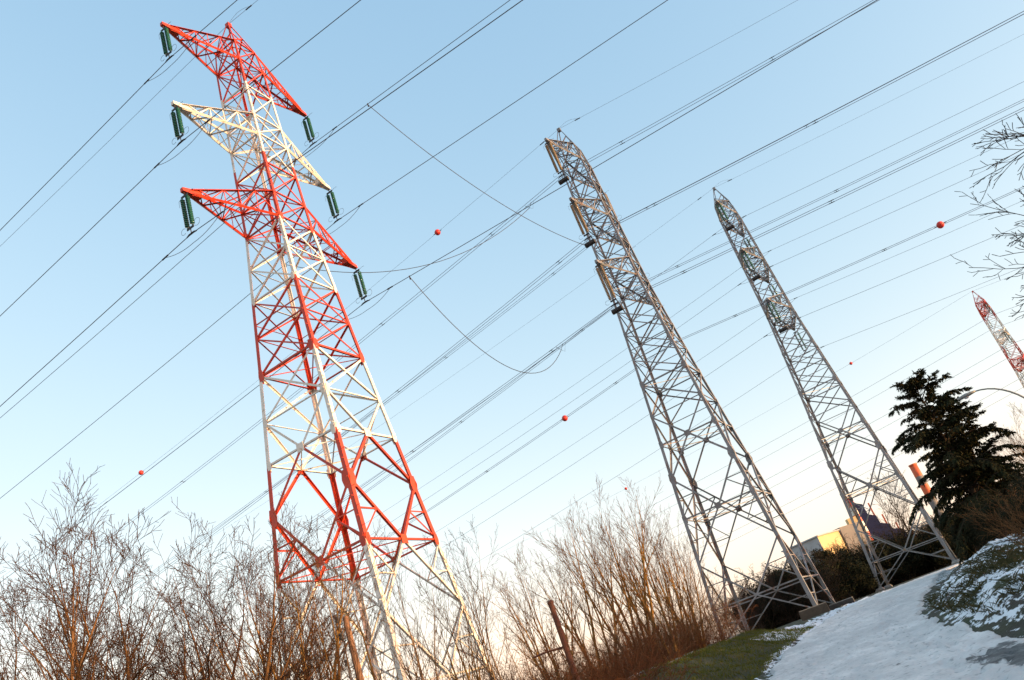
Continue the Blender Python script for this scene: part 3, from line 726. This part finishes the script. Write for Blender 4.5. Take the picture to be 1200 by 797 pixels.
# thicket under the trees
g = random.Random(5)
for k in range(44):
    az = -13 + 19 * (k + g.random()) / 44; d_ = g.uniform(27, 34) + 1.1 * max(0, az + 1)
    x, y = pol(az, d_); place_tree(('bush1', 'bush2')[k % 3 == 2], x, y, g.uniform(.6, 1.05), g.uniform(0, 6.28), 'rust-brown bramble in the thicket behind the grass bank', 'shrub', 'brambles behind the grass bank', 'bramble_bush')
for az, d_, s_ in ((-3.6, 19.3, 1.2), (-2.7, 19.0, 1.05), (-3.4, 18.2, .95), (-5.0, 18.9, .9), (-1.6, 19.0, .8), (-8.2, 17.6, .8), (-6.8, 19, .9)):
    x, y = pol(az, d_); place_tree('bush1', x, y, s_, az, 'low bramble close in front of the rusty post', 'shrub', 'brambles around the rusty post', 'bramble_bush')
for k in range(11):
    az = -38 + 17.5 * (k + g.random()) / 11; d_ = g.uniform(22, 28)
    x, y = pol(az, d_); place_tree('bush2', x, y, g.uniform(.7, 1.0), g.uniform(0, 6.28), 'dense reddish shrub filling the foot of the left trees', 'shrub', 'shrubs under the left trees', 'twiggy_shrub')
for k in range(22):
    az = 7.5 + 16 * (k + g.random()) / 22; d_ = g.uniform(88, 110) if az < 14 else g.uniform(108, 124)
    x, y = pol(az, d_); place_tree('dark1', x, y, g.uniform(.75, 1.15), g.uniform(0, 6.28), 'dark leafless scrub massed behind the two grey pylons', 'shrub', 'dark scrub behind the grey pylons', 'scrub')
tree_top('crown1', 18.9, 112, .115, 9, .5, 'round-crowned bare tree seen through the legs of the grey pylon')
tree_top('crown1', 13.2, 100, .062, 9, 2.5, 'small dark bare tree below the cream building')
tree_top('slim1', 27.4, 47, .125, 8, 1.5, 'pale bare tree at the right edge beyond the street lamp', group='bare trees right of the cedar')
tree_top('slim2', 26.2, 48, .105, 8, .5, 'pale bare tree between the cedar and the right edge', group='bare trees right of the cedar')
tree_top('slim2', 28.6, 47, .125, 8, 3.5, 'pale bare tree mostly cut by the right edge', group='bare trees right of the cedar')

# overhanging tree: trunk stands beyond the right edge, limbs reach into the picture
def overhang():
    g = random.Random(3); trunk, twigs = [], []
    ox, oy = 9.4, 8.4; oz = h(ox, oy)
    tr = [np.array([ox + .05 * math.sin(k), oy + .06 * math.cos(k * 2), oz - .2 + k * .75]) for k in range(10)]
    trunk.append((tr, [.17 - .014 * k for k in range(10)], 8))
    def sub(p, d, L, r_, dep):
        n = (8, 6, 4, 3)[dep]; q = np.array(p); e = np.array(d); pts = [q]; rr = [r_]; ds = [e]
        for k in range(n):
            e = e + np.array([g.gauss(0, .13), g.gauss(0, .13), g.gauss(0, .13) + (.05 if dep else .0)]); e /= np.linalg.norm(e); q = q + e * L / n
            pts.append(q); rr.append(max(.0042, r_ * (1 - .82 * (k + 1) / n))); ds.append(e)
        (trunk if dep == 0 else twigs).append((pts, rr, (6, 4, 3, 3)[dep]))
        if dep == 3: return
        for c in range((11, 7, 3)[dep]):
            t = .15 + .83 * (c + g.random()) / (11, 7, 3)[dep]; i0 = min(n - 1, int(t * n))
            o = np.cross(ds[i0], [g.gauss(0, 1), g.gauss(0, 1), g.gauss(0, 1)]); o /= np.linalg.norm(o); a = g.uniform(.35, .8)
            sub(pts[i0] + (pts[i0 + 1] - pts[i0]) * g.random(), ds[i0] * math.cos(a) + o * math.sin(a), L * g.uniform(.28, .5) * (1.15 - .5 * t), rr[i0] * .5, dep + 1)
    tips = [(6.35, 9.5, 5.25, 4.4), (6.45, 9.2, 4.95, 4.7), (6.6, 9.6, 4.6, 3.9), (6.45, 9.3, 4.75, 4.0), (6.6, 9.5, 4.3, 3.6), (6.7, 9.8, 4.0, 3.2), (10.5, 6.0, 6.8, 5.0), (11.5, 9.5, 6.5, 4.6), (9.2, 7.8, 8.6, 6.0)]
    for tx, ty, tz, z0 in tips:
        p = np.array([ox, oy, z0]); d = np.array([tx, ty, tz]) - p; L = np.linalg.norm(d); sub(p, d / L, L, .055, 0)
    root = empty('bare_tree', (ox, oy, oz)); tag(root, 'near bare tree reaching dark twigs in from the right edge', 'tree')
    for nm, pl in (('trunk', trunk), ('crown', twigs)):
        pl = [([np.asarray(p) - np.array([ox, oy, oz]) for p in pts], r_, n) for pts, r_, n in pl]
        link(nm, tubes_mesh('overhang_' + nm, pl, M['bark_black']), root)
overhang()

# cedar
def cedar_meshes(seed, height):
    g = random.Random(seed); wood = []; V = []; F = []
    tp = [np.array([.10 * math.sin(k * .9), .10 * math.cos(k * 1.3), -.3 + (height + .1) * k / 14]) for k in range(15)]
    tp[-1] = tp[-1] + np.array([-.25, .05, -.15])
    wood.append((tp, [.20 * (1 - k / 15) + .012 for k in range(15)], 7))
    R_ = np.random.default_rng(seed); VB = []
    def twig(p, d, L):
        n = max(3, int(L / .07)); q = p; e = d.copy(); P0 = []; E0 = []
        for k in range(n):
            e = e + np.array([g.gauss(0, .06), g.gauss(0, .06), -.07]); e /= np.linalg.norm(e); P0.append(q); E0.append(e); q = q + e * L / n
        P0 = np.repeat(np.array(P0), 6, 0); E0 = np.repeat(np.array(E0), 6, 0); m_ = len(P0)
        p0 = P0 + E0 * (R_.random((m_, 1)) * L / n)
        dd = E0 * R_.uniform(.4, 1.0, (m_, 1)) + R_.normal(0, 1, (m_, 3)) * np.array([.45, .45, .32]) + np.array([0, 0, -.30]); dd /= np.linalg.norm(dd, axis=1)[:, None]
        ln = R_.uniform(.10, .25, (m_, 1)); sd = np.cross(dd, [0, 0, 1.]); sd /= np.linalg.norm(sd, axis=1)[:, None] + 1e-9
        wv = sd * .024 + np.array([0, 0, .010]); e1 = p0 + dd * ln; md = (p0 + e1) / 2
        VB.append(np.stack([p0 - wv, p0 + wv, md + wv * 1.2, e1, md - wv * 1.2], 1)); return q
    nb = int(height * 16)
    for i in range(nb):
        t = .10 + .88 * (i + g.random()) / nb; z = t * height
        Lb = (1 - t) ** .62 * height * .40 * g.choice((.5, .7, .95, 1.3)) * g.uniform(.85, 1.1) + .30
        a = i * 2.4 + g.gauss(0, .6); up = .50 + .45 * t * t + g.gauss(0, .26)
        d = np.array([math.cos(a), math.sin(a), up]); d /= np.linalg.norm(d); n = max(4, int(Lb / .28)); q = np.array([0, 0, z]); pts = [q]; rr = [.012 + .018 * Lb]
        for k in range(n):
            d = d + np.array([g.gauss(0, .05), g.gauss(0, .05), -.085 - (.07 if k > n * .6 else 0)]); d /= np.linalg.norm(d)
            q = q + d * Lb / n; pts.append(q); rr.append(max(.006, rr[0] * (1 - (k + 1) / n)))
            if k >= 1:
                for sd_ in (-1, 1):
                    s = np.cross(d, [0, 0, 1.]) * sd_; s /= np.linalg.norm(s); td = d * g.uniform(.5, 1) + s * g.uniform(.4, 1) + np.array([0, 0, g.gauss(-.10, .12)]); td /= np.linalg.norm(td)
                    twig(q, td, (.22 + .5 * min(1, Lb / 3) * (1 - .6 * k / n)) * g.uniform(.6, 1.2))
                twig(q, d * .6 + np.array([g.gauss(0, .3), g.gauss(0, .3), -.25]), g.uniform(.15, .35))
        twig(q, d, .4); wood.append((pts, rr, 4))
    for k in range(40): twig(tp[-1] + np.array([g.gauss(0, .06), g.gauss(0, .06), -g.random() * 1.0]), np.array([g.gauss(0, 1), g.gauss(0, 1), .4]) / 1.5, g.uniform(.12, .32))
    VV = np.concatenate(VB).reshape(-1, 3); me = bpy.data.meshes.new('cedar_foliage'); nf = len(VV) // 5
    me.vertices.add(len(VV)); me.vertices.foreach_set('co', VV.astype(np.float32).ravel()); me.loops.add(len(VV)); me.loops.foreach_set('vertex_index', np.arange(len(VV), dtype=np.int32))
    me.polygons.add(nf); me.polygons.foreach_set('loop_start', np.arange(0, nf * 5, 5, dtype=np.int32)); me.materials.append(M['needle']); me.update(calc_edges=True)
    return tubes_mesh('cedar_trunk', wood, M['bark_dark']), me
CED = [cedar_meshes(101, 9.0), cedar_meshes(131, 9.0)]
def place_cedar(j, x, y, s, rz, label, group=None, sz=None):
    root = empty('cedar_tree', (x, y, h(x, y) - .05), rz); root.scale = (s, s, sz or s); tag(root, label, 'tree', group)
    link('trunk', CED[j][0], root); link('crown', CED[j][1], root)
x, y = pol(24.0, 44); place_cedar(0, x, y, (10.0 - h(x, y)) / 9 * .9, .6, 'dark shaggy cedar with drooping branches right of the grey pylon', sz=(10.0 - h(x, y)) / 9)
x, y = pol(25.0, 47); place_cedar(1, x, y, .78, 2.2, 'lower dark cedar close behind the shaggy one')
# evergreen shrubs
def evergreen(seed, hgt, wid, n):
    g = random.Random(seed); V, F = [], []; st = []
    lobes = [(g.gauss(0, wid * .42), g.gauss(0, wid * .42), hgt * g.uniform(.2, .9), wid * g.uniform(.14, .42)) for _ in range(18)]
    for lx, ly, lz, lr in lobes: st.append(([np.array([0, 0, -.2]), np.array([lx * .5, ly * .5, lz * .5]), np.array([lx, ly, lz])], [.05, .035, .012], 4))
    for _ in range(n):
        lx, ly, lz, lr = g.choice(lobes); d = np.array([g.gauss(0, 1), g.gauss(0, 1), g.gauss(0, 1)]); d /= np.linalg.norm(d)
        p = np.array([lx, ly, lz]) + d * lr * g.random() ** .45 * g.uniform(.85, 1.25); p[2] = max(.05, p[2])
        a = np.array([g.gauss(0, 1), g.gauss(0, 1), g.gauss(0, .6)]); a /= np.linalg.norm(a); c = np.cross(a, d); c /= np.linalg.norm(c) + 1e-9
        s = g.uniform(.05, .11); b = len(V); V.extend([p - a * s, p + c * s * .4, p + a * s, p - c * s * .4]); F.append((b, b + 1, b + 2, b + 3))
    return tubes_mesh('evergreen_stems', st, M['bark_dark']), mesh('evergreen_leaves', V, F, [M['leaf']])
EV = [evergreen(201, 4.0, 2.6, 9000), evergreen(211, 3.2, 3.0, 9000)]
def place_ev(j, x, y, s, rz, label, group):
    root = empty('evergreen_shrub', (x, y, h(x, y) - .1), rz); root.scale = (s, s, s); tag(root, label, 'shrub', group)
    link('trunk', EV[j][0], root); link('crown', EV[j][1], root)
for k, (az, d_, s) in enumerate(((22.9, 50, .8), (23.4, 44, .7), (24.0, 38, .62), (24.6, 39, .85), (25.6, 33, .65), (26.4, 42, 1.05), (27.2, 35, .8), (28.4, 40, 1.1), (29.5, 33, .9), (25.2, 50, 1.2), (23.0, 60, .9), (30.5, 45, 1.4), (24.4, 54, 1.1), (27.8, 48, 1.2))):
    x, y = pol(az, d_); place_ev(k % 2, x, y, s * .62, k * 1.3, 'dark evergreen shrub in the shaded mass below the cedar', 'dark evergreens on the right bank')
x, y = pol(25.9, 24); place_tree('bush2', x, y, .62, 1., 'pale twiggy shrub on the snowy bank at the right edge', 'shrub', None, 'twiggy_shrub')
for k in range(38):
    az = 9.0 + 14.0 * (k + .5) / 38; x, y = pol(az, (92 if az < 14 else 110) + 9 * ((k * 7) % 5) / 5); place_ev(k % 2, x, y, 1.15 + .2 * (k % 3), k * 1.9, 'dark evergreen shrub in the scrub behind the two grey pylons', 'evergreens behind the grey pylons')
# unseen wood beyond the right edge, added to throw evening shade over path and scrub
for k, (x, y, s) in enumerate(((27, 24, .7), (31, 20, .9), (22, 16, .65), (27, 9, .8), (20, 5, .6), (24, -2, .75), (33, 1, 1.0), (18, -7, .6), (29, -12, .9), (47, 72, 1.2), (52, 64, 1.3), (56, 80, 1.3), (44, 58, 1.1), (60, 70, 1.4))):
    place_cedar(k % 2, x, y, s, k * 1.7, 'unseen cedar continuing the wood beyond the picture edge, added for its shade', 'cedars beyond the right edge')
for k, (x, y, s) in enumerate(((18, 22, .9), (16, 15, .8), (20, 10, 1.0), (15, 7, .7), (18, 0, .9), (23, 19, 1.1), (25, 29, 1.2), (14, -3, .7))):
    place_ev(k % 2, x, y, s, k * 2.1, 'unseen evergreen shrub of the wood beyond the picture edge, added for its shade', 'evergreens beyond the right edge')

# ------------------------------------------------------------------ far buildings
def block(mb, c, d, z0, z1, rot):
    Mr = Matrix.Rotation(rot, 3, 'Z'); mb.box((c[0], c[1], (z0 + z1) / 2), (d[0], d[1], z1 - z0), M=Mr)
root = empty('factory_building', (66, 262, 1)); tag(root, 'flat-roofed building with shade painted grey on its left face and sunlit cream right face', 'building')
def child(mb, name, mts, rt):
    o = mb.build(name, mts, rt); o.matrix_parent_inverse = Matrix.Translation(-rt.location); return o
rb = -R(45 + 14.5)
mb = MB(); q = Matrix.Rotation(R(30), 3, 'Z')
ctr = Vector((66, 263, 0))
# footprint corners: left, near corner, right, back
fp = [Vector((55.5, 262, 0)), Vector((64.6, 252.5, 0)), Vector((72.6, 258.5, 0)), Vector((63.5, 268, 0))]
def wall(a, b_, z0, z1, th, name, mt, rt):
    mb = MB(); n_ = (b_ - a).cross(Vector((0, 0, 1))).normalized() * th
    v = [a, b_, b_ - n_, a - n_]; v = [Vector((p.x, p.y, z0)) for p in v] + [Vector((p.x, p.y, z1)) for p in v]
    mb.add(v, [(0, 1, 5, 4), (1, 2, 6, 5), (2, 3, 7, 6), (3, 0, 4, 7), (4, 5, 6, 7), (3, 2, 1, 0)]); return child(mb, name, [mt], rt)
wall(fp[0], fp[1], 0, 20.4, .4, 'wall', M['bwall'], root); wall(fp[1], fp[2], 0, 20.4, .4, 'wall', M['bcream'], root)  # lit and shaded sides put into colour: cream right walls, grey left walls
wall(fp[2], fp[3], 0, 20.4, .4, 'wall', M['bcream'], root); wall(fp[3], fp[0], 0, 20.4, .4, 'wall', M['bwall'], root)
mb = MB(); mb.add([Vector((p.x, p.y, 20.0)) for p in fp], [(0, 1, 2, 3)]); child(mb, 'roof', [M['bdark']], root)
mb = MB()
for k in range(4):
    a, b_ = fp[k], fp[(k + 1) % 4]; n_ = (b_ - a).cross(Vector((0, 0, 1))).normalized(); c = (a + b_) / 2 + n_ * .12; t = (b_ - a)
    mb.box((c.x, c.y, 20.55), (t.length + .5, .7, .35), M=Matrix.Rotation(math.atan2(t.y, t.x), 3, 'Z'))
child(mb, 'parapet', [M['bwall']], root)
root = empty('factory_building', (76, 262, 1)); tag(root, 'darker grey block right behind the sunlit cream building', 'building')
fp2 = [Vector((70, 266, 0)), Vector((73.6, 259.6, 0)), Vector((82, 264, 0)), Vector((79, 271, 0))]
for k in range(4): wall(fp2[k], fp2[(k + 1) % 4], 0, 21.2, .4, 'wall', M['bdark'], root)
mb = MB(); mb.add([Vector((p.x, p.y, 20.9)) for p in fp2], [(0, 1, 2, 3)]); child(mb, 'roof', [M['bdark']], root)
mb = MB(); mb.box((79.5, 264.5, 22.0), (3, 2.5, 2)); child(mb, 'roof_box', [M['bcream']], root)
def chimney(x, y, r_, top, bands, lab):
    root = empty('chimney', (x, y, 0)); tag(root, lab, 'chimney'); z = top
    for k, (hh, mt) in enumerate(bands):
        z0 = max(0, z - hh); mb = MB()
        ra, rb_ = r_ * (1 + .25 * (top - z0) / top), r_ * (1 + .25 * (top - z) / top)
        prof = [(ra, z0), (rb_, z)] + ([(rb_ * .8, z), (rb_ * .8, z - 1.5)] if k == 0 else [])
        mb.lathe(prof, 20); mb.build('band', [M[mt]], root, True); z = z0
        if z <= 0: break
    mb = MB(); mb.lathe([(r_ * 1.0, top - .5), (r_ * 1.12, top - .5), (r_ * 1.12, top + .05), (r_ * .8, top + .05)], 20); mb.build('rim', [M['red' if bands[0][1] == 'red' else 'orange']], root)
chimney(102.2, 331.5, 1.45, 36.2, [(4.2, 'red'), (3.2, 'white'), (3.0, 'red'), (4.0, 'white'), (4, 'red'), (4, 'white'), (14, 'bwall')], 'red and white banded chimney behind the left leg of the grey pylon')
chimney(128.8, 325.4, 1.45, 38.6, [(5, 'orange'), (3.5, 'bdark'), (5, 'orange'), (27, 'bdark')], 'orange-red chimney glowing behind the cedar')
root = empty('plant_building', (93, 286, 1)); tag(root, 'dark violet stepped plant building with orange edge by the banded chimney', 'building')
for k, (x, y, wd, z) in enumerate(((91.5, 286.5, 2.4, 27.3), (93.6, 286, 2.6, 22.5), (96.0, 285.2, 2.8, 18.6), (98.8, 284.3, 3.2, 15.6))):
    mb = MB(); block(mb, (x, y), (wd, 8, 0), 0, z, -R(18)); v = mb.v
    mb.v = [(p[0] - (.9 if p[2] > 1 else 0), p[1], p[2] + (1.4 if (p[2] > 1 and i in (4, 6)) else 0)) for i, p in enumerate(v)]
    child(mb, 'block', [M['violet']], root)
    mb = MB(); block(mb, (x + wd * .5 - .2, y - 3.9), (.5, .6, 0), z * .55, z - .3, -R(18)); child(mb, 'edge_strip', [M['orange']], root)

# ------------------------------------------------------------------ street lamp
lx, ly = 18.80, 33.05; lz = h(lx, ly)
root = empty('street_lamp', (lx, ly, lz)); tag(root, 'curved swan-neck street lamp over the dark cedar', 'street lamp')
dx, dy = 16.80 - lx, 34.10 - ly; pts = [(0, 0, -.1), (0, 0, 2.0), (0, 0, 4.7 - lz)]
for k in range(1, 13):
    a = k / 12 * math.pi / 2 * .97; pts.append((dx * .86 * (1 - math.cos(a)), dy * .86 * (1 - math.cos(a)), 4.7 - lz + 2.62 * math.sin(a)))
mb = MB(); mb.tube(pts, [.075, .065, .05] + [.048 - .0018 * k for k in range(12)], 8); mb.build('pole', [M['lamp']], root, True)
mb = MB(); mb.lathe([(0, 0), (.12, 0), (.12, .9), (.07, 1.0), (0, 1.0)], 10); mb.build('base_sleeve', [M['lamp']], root)
e = Vector(pts[-1]); dr = Vector((dx, dy, -.05)).normalized(); sd_ = dr.cross(Vector((0, 0, 1))).normalized(); upv = sd_.cross(dr)
mb = MB(); rings = []
for t, wd, hu, hd in ((-.05, .04, .04, .04), (.12, .09, .07, .06), (.35, .14, .09, .09), (.58, .11, .06, .07), (.70, .03, .02, .03)):
    rings.append([e + dr * t + sd_ * wd * math.cos(a) + upv * ((hu if math.sin(a) > 0 else hd) * math.sin(a)) for a in [2 * math.pi * j / 10 for j in range(10)]])
v = sum(rings, []); fl = [(i * 10 + j, i * 10 + (j + 1) % 10, i * 10 + 10 + (j + 1) % 10, i * 10 + 10 + j) for i in range(4) for j in range(10)]
mb.add(v, fl + [tuple(range(40, 50)), tuple(range(10))[::-1]]); mb.build('lamp_head', [M['lamp']], root, True)
mb = MB(); c = e + dr * .36 - upv * .10; mb.lathe([(0, -.03), (.07, -.025), (.10, .02), (0, .02)], 12, M=Matrix.Translation(c)); mb.build('lens', [M['bwall']], root, True)

# ------------------------------------------------------------------ posts, rails, blocks
x, y = pol(-3.7, 20); z0 = h(x, y); root = empty('broken_post', (x, y, z0)); tag(root, 'rusty broken post leaning in the brown thicket', 'post')
mb = MB(); mb.tube([(0, 0, -.2), (.01, 0, 1.2), (0, .02, 3.75 - z0)], [.072, .07, .066], 9); mb.build('shaft', [M['rust']], root)
mb = MB(); mb.lathe([(0, .0), (.072, .0), (.078, .05), (.05, .09), (0, .07)], 9, M=Matrix.Translation((0, .02, 3.72 - z0))); mb.build('cap', [M['rust']], root)
mb = MB(); mb.tube([(.02, 0, 2.72 - z0), (-.45, .05, 2.76 - z0), (-.78, .05, 2.74 - z0)], [.03, .028, .025], 6); mb.build('side_rail', [M['rust']], root)
x, y = pol(-17.1, 20); z0 = h(x, y); root = empty('utility_pole', (x, y, z0)); tag(root, 'slim brown pole with three small insulators before the near pylon', 'pole')
mb = MB(); mb.tube([(0, 0, -.3), (.02, 0, 2), (0, 0, 4.95 - z0)], [.11, .09, .065], 9); mb.build('shaft', [M['pole']], root)
for k, dz in enumerate((.03, .42, 1.02)):
    zz = 4.95 - z0 - dz; mb = MB(); mb.tube([(0, 0, zz - .08), (-.16, 0, zz - .10), (-.20, 0, zz - .04)], .012, 5); br_ = mb.build('bracket', [M['iron']], root)
    mb = MB(); mb.lathe([(0, 0), (.05, 0), (.055, .05), (.035, .07), (.05, .10), (.03, .14), (0, .14)], 9, M=Matrix.Translation((-.20, 0, zz - .04))); mb.build('small_insulator', [M['iron']], br_)
# low concrete blocks in front of the middle pylon
for k, (az, d_, L_, hh, lab) in enumerate(((12.15, 54, 1.7, .50, 'dark concrete block nearest the left, at the foot of the middle pylon'), (13.9, 56, 1.5, .42, 'dark concrete block beside the path right of the middle pylon foot'))):
    x, y = pol(az, d_); root = empty('concrete_block', (x, y, h(x, y)), -R(14 + 4 * k)); tag(root, lab, 'block', 'concrete blocks by the middle pylon')
    mb = MB(); b_ = .05; v = []
    for zz, ins in ((-.2, 0), (hh - b_, 0), (hh, b_)):
        v += [(-L_ / 2 + ins, -.5 + ins, zz), (L_ / 2 - ins, -.5 + ins, zz), (L_ / 2 - ins, .5 - ins, zz), (-L_ / 2 + ins, .5 - ins, zz)]
    mb.add(v, [(i * 4 + j, i * 4 + (j + 1) % 4, i * 4 + 4 + (j + 1) % 4, i * 4 + 4 + j) for i in range(2) for j in range(4)] + [(8, 9, 10, 11)])
    mb.build('body', [M['dconc']], root)
    mb = MB(); mb.box((0, 0, hh + .02), (L_ - .06, .94, .04)); mb.build('coping', [M['conc']], root)
# edging stones along the crest of the grass bank
root = empty('kerb', (0.1, 24, h(.1, 24))); tag(root, 'pale edging stones along the crest of the grass bank', 'kerb')
km = MB(); km.box((0, 0, 0), (1, .10, .10)); kmesh = km.mesh('edging_stone', [M['conc']])
L_ = [0]
for i in range(36):
    s0 = .30 + .56 * i / 36; s1 = .30 + .56 * (i + 1) / 36
    a = poly_at(RIDGE, s0); b_ = poly_at(RIDGE, s1); cx, cy = (a[0] + b_[0]) / 2 - .12, (a[1] + b_[1]) / 2 + .1
    o = link('edging_stone', kmesh, root); t = math.atan2(b_[1] - a[1], b_[0] - a[0])
    o.location = Vector((cx, cy, h(cx, cy) + rng.uniform(-.005, .008))) - root.location
    o.rotation_euler = (0, -math.atan2(h(*b_) - h(*a), math.dist(a, b_)), t); o.scale = (math.dist(a, b_) * .985, 1, 1)
# grass
def blades(n, sampler, hmin, hmax, wd, lean, gap):
    g = random.Random(n); q = np.array([sampler(g) for _ in range(n)])
    d, _ = seg_dist(q[:, 0], q[:, 1], PATHC, None); q = q[np.abs(d) > gap]; z = H(q[:, 0], q[:, 1]) - .01
    V, F = [], []
    for (x, y), z in zip(q.tolist(), z.tolist()):
        a = g.uniform(0, 6.28); L = g.uniform(hmin, hmax); l_ = g.uniform(.1, lean)
        ax, ay = math.cos(a), math.sin(a); b = len(V)
        V += [(x - ay * wd, y + ax * wd, z), (x + ay * wd, y - ax * wd, z), (x + ax * L * l_ * .4, y + ay * L * l_ * .4, z + L * .6), (x + ax * L * l_, y + ay * L * l_, z + L)]
        F += [(b, b + 1, b + 2), (b + 1, b + 3, b + 2)]
    return V, F
def bank_left(g):
    s = g.uniform(.22, .90); c = poly_at(RIDGE, s); e = poly_at(RIDGE, s + .01); tx, ty = e[0] - c[0], e[1] - c[1]; n_ = math.hypot(tx, ty) or 1
    o = g.uniform(-.1, 2.6); x, y = c[0] + ty / n_ * o, c[1] - tx / n_ * o
    return x, y
TUFT = []
def bank_right(g):
    if not TUFT:
        for _ in range(260):
            c = poly_at(FOOT[1:7], g.random()); TUFT.append((c[0] + .5 + g.random() ** 1.2 * 5.5, c[1] + g.uniform(-.5, .5)))
    c = g.choice(TUFT); x, y = c[0] + g.gauss(0, .13), c[1] + g.gauss(0, .13)
    return x, y
V, F = blades(26000, bank_left, .04, .13, .008, .9, 2.55)
o = link('grass', mesh('grass', V, F, [M['grassblade']])); kind(o, 'stuff'); tag(o, 'short green winter grass on the bank left of the path', 'grass')
V, F = blades(9000, bank_right, .06, .20, .010, 2.2, 2.3)
o = link('dry_grass', mesh('dry_grass', V, F, [M['drygrass']])); kind(o, 'stuff'); tag(o, 'dry grass poking through snow on the right bank', 'grass')
